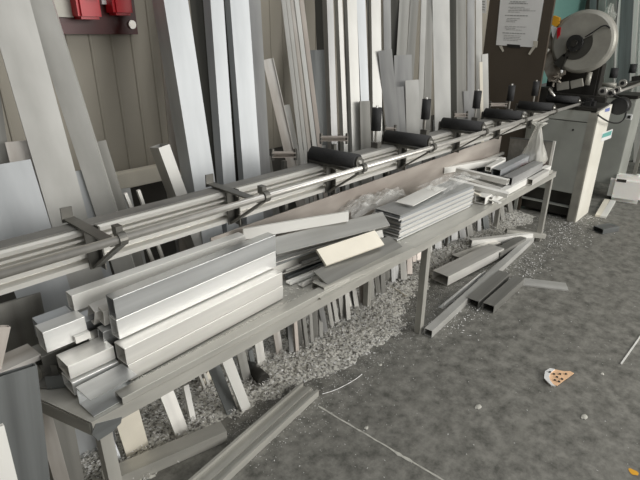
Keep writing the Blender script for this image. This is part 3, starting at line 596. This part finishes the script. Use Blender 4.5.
# crumpled wrapping film
def crumple(label, c, sx, sy, h, seed, m='film', name='wrapping_film'):
    bm = bmesh.new(); bmesh.ops.create_grid(bm, x_segments=26, y_segments=22, size=1)
    for v in bm.verts:
        u = v.co.copy(); f = max(0, 1-(u.x**2+u.y**2)*.55)
        v.co = V((u.x*sx*(1+.18*noise.noise(u*2+V((seed,0,0)))), u.y*sy*(1+.2*noise.noise(u*2.3+V((0,seed,0)))), h*(.1+.9*f)*(.35+1.3*abs(noise.noise(u*2.2+V((seed,1,0)))) + .55*abs(noise.noise(u*5+V((seed,4,0)))))))
    return tag(link(name, bm, m, None, Matrix.Translation(c)), label, 'wrapping film')
crumple('crumpled clear film heap left behind the flat channel stack', onz(374,204,.70), .26, .085, .07, 3)
crumple('crumpled clear film lying over the right end of the flat stack', onz(450,183,.755), .24, .09, .035, 9)

# ------------------------------------------------------------------ far end of the table
R = [
 ('open ended white square tube pointing left at the back right of the table','white',(442,170,.72),(503,160,.70),.045,.045,'tube',0),
 ('long pale tube crossing the far heap, upper one','white',(457,170,.735),(508,182,.72),.042,.035,'tube',0),
 ('long white tube crossing the far heap, lower one','white',(449,180,.70),(508,195,.66),.034,.030,'tube',10),
 ('grey tube lying along the brown back plate in the far heap','grey',(448,163,.69),(496,150,.69),.06,.05,'tube',0),
 ('light strip beside the grey tube in the far heap','alu',(470,166,.69),(503,153,.69),.02,.02,'solid',0),
 ('short bright white square tube in the far heap','white',(488,169,.72),(503,161,.72),.04,.035,'tube',0),
 ('blue grey open tube in the far heap','blue',(496,173,.70),(532,155,.70),.065,.055,'tube',0),
 ('lavender grey open tube in front of the blue grey one','lsat',(507,181,.675),(538,165,.675),.070,.055,'tube',0),
 ('long cream tube lying along the front of the far heap','white',(489,200,.625),(548,168,.625),.045,.045,'tube',0),
 ('small pale box offcut near the right end of the flat stack','white',(480,200,.63),(496,192,.63),.07,.05,'tube',0),
 ('short dark ended tube at the far front of the table','alu',(529,182,.625),(546,172,.625),.05,.045,'tube',0),
 ('thin yellowish strip lying at the end of the clear film','cream',(452,184,.70),(480,195,.66),.022,.006,'solid',0),
 ('thin white strip flat in the middle of the far heap','white',(470,191,.64),(500,203,.625),.03,.008,'solid',0),
 ('flat grey strip under the crossing white tubes','alu',(462,178,.64),(500,190,.635),.06,.02,'tube',0),
 ('small folded bracket offcut at the far table corner','frame',(537,176,.62),(550,171,.62),.04,.03,'channel',0),
 ('dark channel beneath the short bright square tube','dark',(480,172,.65),(498,163,.65),.06,.04,'channel',0),
]
for lb, m, a, b, w, h, kd, rl in R: bz(lb, m, a, b, w, h, kd, rl)
boxo('red_block', 'red', onz(533,166,.64), (.07,.05,.045), rz=.4, bevel=.01, label='small red plastic block behind the lavender grey tube', cat='block')
# hanging milky bag
bm = bmesh.new(); n = 28; prof = [(.62,.070),(.66,.080),(.72,.066),(.79,.046),(.85,.030),(.89,.020),(.905,.016),(.925,.035),(.94,.048),(.945,.03)]; rr = []
for z, r in prof: rr.append([bm.verts.new((r*math.cos(2*math.pi*i/n)*(1+.22*math.sin(i*2.3+z*20)), r*1.15*math.sin(2*math.pi*i/n)*(1+.2*math.cos(i*3.1+z*11)), z-.62)) for i in range(n)])
for a, b in zip(rr, rr[1:]):
    for i in range(n): bm.faces.new((a[i],a[(i+1)%n],b[(i+1)%n],b[i]))
bm.faces.new(rr[0][::-1])
bp = onx(542,166,4.05); tag(link('plastic_bag', bm, 'bag', None, Matrix.Translation((4.05,1.36,.66)), smooth=True), 'tied milky plastic bag hanging over the far end of the table', 'bag')

# ------------------------------------------------------------------ floor pieces right of the mid leg
FL = [
 ('long square tube on the floor from the middle leg to the far leg','lwhite',(428,333,.024),(531,239,.024),.05,.046,'tube',0),
 ('white angle strip on the floor behind the long square tube','bright',(441,306,.02),(483,272,.02),.035,.035,'angle',0),
 ('wide flat box tube on the floor with a dark open end','alu',(440,278,.050),(496,250,.050),.13,.07,'tube',0),
 ('left of two dark twin tubes lying on the open floor','grey',(472,303,.026),(504,275,.026),.085,.052,'tube',0),
 ('right of two dark twin tubes lying on the open floor','grey',(488,308,.026),(519,280,.026),.075,.052,'tube',0),
 ('flat grey strip lying across on the floor behind the dark twin tubes','lwhite',(518,281,.006),(567,287,.006),.11,.010,'solid',0),
 ('long white profile on the floor under the far table end','white',(470,243,.05),(531,236,.05),.05,.06,'tube',0),
 ('pale profile on the floor under the long white one','alu',(455,259,.025),(497,244,.025),.07,.05,'tube',0),
 ('square grey tube offcut with dark end lying by the long tube','grey',(496,254,.05),(522,239,.05),.07,.045,'tube',0),
 ('second grey tube beside the dark open box tube','satin',(480,283,.025),(515,253,.025),.045,.035,'tube',0),
 ('short dark block offcut lying alone on the floor before the jug','dark',(598,230,.025),(614,227,.025),.10,.045,'tube',0),
 ('left cream strip lying on the floor before the jug','cream',(598,216,.012),(607,200,.012),.05,.02,'solid',0),
 ('right cream strip lying on the floor before the jug','white',(603,217,.012),(613,201,.012),.05,.02,'solid',0),
 ('grey channel lying under the near end of the table','frame',(104,482,.03),(224,431,.03),.070,.055,'channel',180),
 ('thin pale strip on the floor at the right picture edge','white',(621,364,.003),(645,330,.003),.008,.004,'solid',0),
 ('tilted grey tube on the floor under the far end of the table','frame',(506,231,.09),(545,236,.05),.04,.04,'tube',0),
]
for lb, m, a, b, w, h, kd, rl in FL: bz(lb, m, a, b, w, h, kd, rl)
# grooved profile on the near floor
p, q = onz(310,389,.02), onz(196,492,.02)
bar('grooved_profile', 'frame', p, q,   .105, .036, 'ribbed', .006, label='long grooved grey profile lying alone on the floor in front of the table', cat='profile')
# dark stub pipe
cylo('pipe_stub', 'blacksteel', onz(249,366,.035), onz(264,380,.035), .033, None, 24, label='short dark round pipe stub on the swarf under the table', cat='pipe')

# ------------------------------------------------------------------ short offcuts standing under the table
def under(label, m, top, bot, wpx, yb=1.50, yt=1.56, th=.01, kind='solid', group=None, yaw=0, name='short_offcut', cat='offcut', zb=.0):
    P = onz(*bot, zb); T = ony(*top, P.y + yt - yb); a = (T-P).normalized(); T = T - a*(max(0,T.z-.54)/a.z)
    a = (T-P).normalized(); u = V((math.cos(math.radians(yaw)),-math.sin(math.radians(yaw)),0)); w = wpx*P.length/490
    n = a.cross(u); n = -n if n.y > 0 else n
    return bar(name, m, P, T, w, th, kind, up=n, label=label, cat=cat, group=group)
under('cream board leaning under the near end of the table','cream',(124,405),(138,452),27,1.46,1.40,.008,name='cream_board',cat='board')
under('thin grey strip left of the cream board under the table','blue',(106,430),(120,466),8,1.50,1.56)
under('wide grey plate standing right of the cream board under the table','alu',(166,392),(183,436),17,1.50,1.56)
under('slim two faced profile between the wide grey plate and the swarf heap','white',(185,385),(193,422),7,1.53,1.58,.02)
under('pale brown sheet scrap lying under the table above the swarf heap','cream',(214,368),(200,392),12,1.60,1.62,.006)
under('dark flat board left of the bright white offcut under the table','dark',(212,362),(232,412),15,1.50,1.54,.008)
under('bright white offcut leaning out under the front of the table','white',(226,358),(246,409),13,1.46,1.42,.012,'tube')
under('grey plate behind the bright white offcut under the table','grey',(240,350),(248,384),12,1.56,1.60)
under('light plate left of the dark pipe stub','alu',(258,340),(262,368),12,1.60,1.62)
under('dark slim plate above the pipe stub','dark',(250,350),(254,372),6,1.58,1.60)
under('warm grey plate right of the pipe stub','warm',(276,332),(280,356),10,1.60,1.62)
n = 26
for i in range(n):
    px = 291 + i*5.1 + random.uniform(-1,1); f = i/(n-1); py = 356 - f*92 + random.uniform(-6,5)
    lean_px = random.uniform(1,8)*(1-f*.6)
    under('narrow short offcut in the dense row standing under the middle of the table', random.choice(['grey','grey','brown','lsat']), (px-lean_px,py-34+f*8), (px,py), random.uniform(3.5,5.5)+2*f, random.uniform(1.50,1.56), random.uniform(1.57,1.60), random.choice([.01,.02]), random.choice(['solid','tube']), 'narrow offcuts standing under the middle of the table', yaw=random.uniform(5,35), zb=.03)
for i in range(11):
    px = 430 + i*8.0 + random.uniform(-1,1); py = 254 - i*4.0 + random.uniform(-3,3)
    under('offcut in the loose row standing under the far half of the table', random.choice(['grey','lsat','frame','dark']), (px-random.uniform(0,3),py-20), (px,py), random.uniform(4,8), 1.56, 1.60, .02, 'tube', 'offcuts standing under the far half of the table', yaw=30, zb=.03)
# profiles at the near left corner, standing left of the table
def stand(label, m, pa, pb, ya, yb, w, th, kind='tube', up=(0,-1,0), name='aluminium_profile', cat='profile'):
    A, B = ony(*pa, ya), ony(*pb, yb); a = (A-B).normalized(); B2 = B + a*(-B.z/a.z)
    return bar(name, m, B2, A, w, th, kind, up=up, label=label, cat=cat)
stand('broad dark green grey profile standing at the bottom left corner', 'dark', (10,372),(24,480), 1.22,1.20,.115,.02, name='aluminium_profile')
stand('brown grey rectangular tube standing under the near end of the table', 'warm', (38,402),(60,480), 1.47,1.47,.045,.05)
stand('grey flat profile beside the brown grey tube under the near table end', 'grey', (60,405),(70,455), 1.55,1.55,.06,.01)
stand('tan topped short profile at the left picture edge', 'brown', (0,326),(-8,362), 1.50,1.49,.05,.02)
stand('bright white strip at the bottom left picture corner', 'white', (-10,430),(3,480), 1.05,1.04,.05,.01)
stand('dark sheet put in for the shade on the wide grey sheet behind the near table end', 'grey', (14,300),(36,400), 1.70,1.68,.16,.01, name='metal_sheet', cat='sheet')  # darker grey paints the shade on the wide sheet below the rail

# ------------------------------------------------------------------ jug, card, small litter
jg = empty('plastic_jug', (6.0,.98,0), 'white plastic jerrycan standing on the floor beyond the saw machine', 'jug')
ctr = onz(624,201,0); dist = ctr.length; W = .33; ang = math.atan2(ctr.y, ctr.x) - math.pi/2
bm = bmesh.new(); box(bm, (0,0,.14), (W,.19,.28)); bmesh.ops.bevel(bm, geom=bm.edges[:], offset=.045, segments=6, affect='EDGES')
Mj = Matrix.Translation(ctr) @ Matrix.Rotation(ang,4,'Z')
link('body', bm, 'jug', jg, Mj)
bm = bmesh.new(); box(bm, (-W*.20,-.088,.232), (.085,.02,.026)); link('handle_opening', bm, 'guarddark', jg, Mj)
bm = bmesh.new(); cyl(bm, (W*.22,.02,.27), (W*.22,.02,.295), .022); link('cap', bm, 'jug', jg, Mj)
# orange printed card scrap: wedge with curled pale rim
def zf(u): return .004+.012*max(0,u)
cp = [(544,377),(545,371),(550,368.5),(556,369.5),(563,371),(570,371),(574,373),(570,376),(563,381),(557,385.5),(553,384),(548,382)]
pc = empty('card_scrap', onz(558,377,0), 'orange wedge shaped card scrap with dark dots on the open floor', 'scrap')
poly('card', 'crust', [onz(px,py,.010) for px,py in cp], .004, (0,0,1), pc)
poly('rim', 'paper', [onz(px,py,.016) for px,py in [(544,378),(545,371),(550,368),(555,369),(551,372),(549,376),(550,380),(553,384),(556,386),(551,385)]], .006, (0,0,1), pc)
for i, (px,py) in enumerate([(554,374),(560,374),(557,377),(562,379),(555,380),(566,374),(559,381.5),(550,372)]):
    c = onz(px,py,.018 if i==7 else .0125); cylo('dot', 'guarddark', c, c+V((0,0,.0025)), .006, pc, 8)
for (px, py, s, lb) in ((478,407,.018,'crumpled white scrap on the floor below the table leg'),(584,417,.018,'crumpled white and black scrap below the orange card'),(602,374,.012,'tiny white speck of litter right of the orange card'),(366,428,.012,'tiny pale crumb beside the floor joint'),(380,365,.012,'small dark and white crumb behind the floor joint')):
    bm = bmesh.new(); bmesh.ops.create_icosphere(bm, subdivisions=2, radius=s)
    for v in bm.verts: v.co = V((v.co.x*(1+.8*noise.noise(v.co*60)), v.co.y*.7*(1+.8*noise.noise(v.co*50+V((3,1,2)))), abs(v.co.z)*.25))
    tag(link('floor_scrap', bm, 'chalk', None, Matrix.Translation(onz(px,py,.001))), lb, 'scrap')
bm = bmesh.new(); c = onz(634,472,.001)
bmesh.ops.create_circle(bm, cap_ends=True, segments=20, radius=.016)
for v in bm.verts: v.co *= 1+.5*noise.noise(v.co*80)
tag(link('paint_spot', bm, 'yellow', None, Matrix.Translation(c)), 'small yellow paint spot on the floor at the bottom right', 'paint spot')
tubeline('wire_scrap', 'swarf', [onz(p[0],p[1],.005) for p in ((322,394),(334,391),(346,385),(358,378),(362,374))], .0018, None, 'thin curved pale wire on the floor beside the grooved profile', 'wire')
tubeline('wire_scrap', 'cream', [onz(p[0],p[1],.012) for p in ((389,286),(394,288),(400,292),(406,296))], .006, None, 'bent pale plastic strip on the swarf before the standing offcuts', 'strip')

# ------------------------------------------------------------------ swarf
bm = bmesh.new(); nx, ny = 260, 56; x0, x1, y0, y1 = .35, 4.7, 1.12, 1.95
vs = {}
def dens(x, y):
    e = 1.14 if x < 1.5 else 1.14 + .0*x
    edge = y - (1.42 - .20*max(0, 1-abs(x-1.85)/.75) + .07*noise.noise(V((x*3,0,1))))
    edge += .05*noise.noise(V((x*14,y*14,4))) + .03*noise.noise(V((x*45,y*45,4)))
    return max(0., min(1., edge/.26))
for i in range(nx+1):
    for j in range(ny+1):
        x = x0+(x1-x0)*i/nx; y = y0+(y1-y0)*j/ny; f = dens(x,y)
        z = -.006 + f*(.022 + .022*abs(noise.noise(V((x*4,y*4,0)))) + .012*noise.noise(V((x*30,y*30,0))) + .007*random.random())
        vs[i,j] = bm.verts.new((x,y,z))
for i in range(nx):
    for j in range(ny): bm.faces.new((vs[i,j],vs[i+1,j],vs[i+1,j+1],vs[i,j+1]))
tag(link('swarf_heap', bm, 'swarfd'), 'low heap of fine aluminium swarf on the floor along under the table', 'swarf', kind='stuff')
def chips(name, m, n, sampler, label, s0=.003, s1=.010):
    bm = bmesh.new(); k = 0
    while k < n:
        r = sampler()
        if r is None: continue
        x, y, z = r; k += 1; s = random.uniform(s0, s1); a = random.uniform(0,6.28); tl = random.uniform(-.7,.7)
        d = V((math.cos(a),math.sin(a),tl*.5))*s; e = V((-math.sin(a),math.cos(a),random.uniform(-.6,.6)))*s*.35; c = V((x,y,z+s*.4)); kz = V((0,0,s*.4*random.random()))
        q = [bm.verts.new(c-d-e), bm.verts.new(c-d+e), bm.verts.new(c+e+kz), bm.verts.new(c-e+kz), bm.verts.new(c+d-e), bm.verts.new(c+d+e)]
        bm.faces.new((q[0],q[1],q[2],q[3])); bm.faces.new((q[3],q[2],q[5],q[4]))
    return tag(link(name, bm, m), label, 'swarf', kind='stuff')
def s1():
    x = random.uniform(.4,4.5); y = random.uniform(1.1,1.8); f = dens(x,y)
    if random.random() > f: return None
    return x, y, .018+f*.018
chips('swarf_chips', 'swarf', 15000, s1, 'loose bright curls of swarf lying over the heap under the table', .0025, .007)
def s2():
    x = random.uniform(.9,3.6); y = 1.45-abs(random.gauss(0,.17)); return x, y, .0015
chips('scattered_chips', 'swarf', 4200, s2, 'bright chips strewn over the floor in front of the table', .001, .0032)
def s3():
    if random.random() < .55: return random.uniform(4.2,5.1), random.gauss(1.15,.12), .0015
    x = random.uniform(2.3,4.2); return x, 1.10 + random.gauss(0,.07), .0015
chips('scattered_chips', 'swarf', 1500, s3, 'pale chips strewn on the floor by the far leg and the saw machine', .002, .007)
def s5(): return random.uniform(.8,4.5), random.uniform(-.6,1.0), .001
chips('scattered_chips', 'swarf', 330, s5, 'few tiny chips scattered over the open floor', .001, .0035)
def s4():
    if random.random() < .6: return random.uniform(.52,1.5), random.uniform(1.236,1.268), .601
    return random.uniform(1.2,2.1), random.uniform(1.24,1.6), .602
chips('table_dust', 'dust', 2600, s4, 'pale cutting dust and crumbs along the front of the table top', .0015, .005)

# ------------------------------------------------------------------ light: daylight from the open hall side
WORLD = 1.0
w = bpy.data.worlds.new('hall_daylight'); bpy.context.scene.world = w; w.use_nodes = True; n = w.node_tree; bg = n.nodes['Background']
tc = n.nodes.new('ShaderNodeTexCoord'); sp = n.nodes.new('ShaderNodeSeparateXYZ'); n.links.new(tc.outputs['Generated'], sp.inputs[0])
def mrange(sock, a, b, c, d):
    q = n.nodes.new('ShaderNodeMapRange'); q.interpolation_type = 'SMOOTHSTEP'
    for k_, v_ in zip(('From Min','From Max','To Min','To Max'), (a,b,c,d)): q.inputs[k_].default_value = v_
    n.links.new(sock, q.inputs['Value']); return q.outputs[0]
side = mrange(sp.outputs['Y'], .05, -.9, .11, 1.0)      # the open hall lies on the -Y side
high = mrange(sp.outputs['Z'], .15, .8, 1.0, .55)       # the roof is duller than the openings
ml = n.nodes.new('ShaderNodeMath'); ml.operation = 'MULTIPLY'; n.links.new(side, ml.inputs[0]); n.links.new(high, ml.inputs[1])
end = mrange(sp.outputs['X'], -.3, -.85, 1.0, .22)     # dimming added towards -X to keep the open tube ends dark
m3 = n.nodes.new('ShaderNodeMath'); m3.operation = 'MULTIPLY'; n.links.new(ml.outputs[0], m3.inputs[0]); n.links.new(end, m3.inputs[1])
m2 = n.nodes.new('ShaderNodeMath'); m2.operation = 'MULTIPLY'; n.links.new(m3.outputs[0], m2.inputs[0]); m2.inputs[1].default_value = WORLD
n.links.new(m2.outputs[0], bg.inputs['Strength']); bg.inputs['Color'].default_value = (1,.985,.945,1)
def area(name, loc, target, sx, sy, power, c=(1,1,1)):
    l = bpy.data.lights.new(name, 'AREA'); l.shape = 'RECTANGLE'; l.size = sx; l.size_y = sy; l.energy = power; l.color = c
    o = bpy.data.objects.new(name, l); col.objects.link(o); o.location = loc; o.rotation_euler = (V(target)-V(loc)).to_track_quat('-Z','Y').to_euler(); return o
area('hall_window_light', (4.2,-4.4,2.4), (2.4,1.4,.7), 5.5, 2.4, 470, (1,.98,.935))
area('roof_light', (2.2,-.2,5.2), (2.2,1.2,0), 4.5, 1.6, 110, (.97,.99,1))

sc = bpy.context.scene; sc.view_settings.view_transform = 'Standard'; sc.view_settings.look = 'None'; sc.view_settings.gamma = 1; sc.view_settings.exposure = -.45; sc.view_settings.use_curve_mapping = False
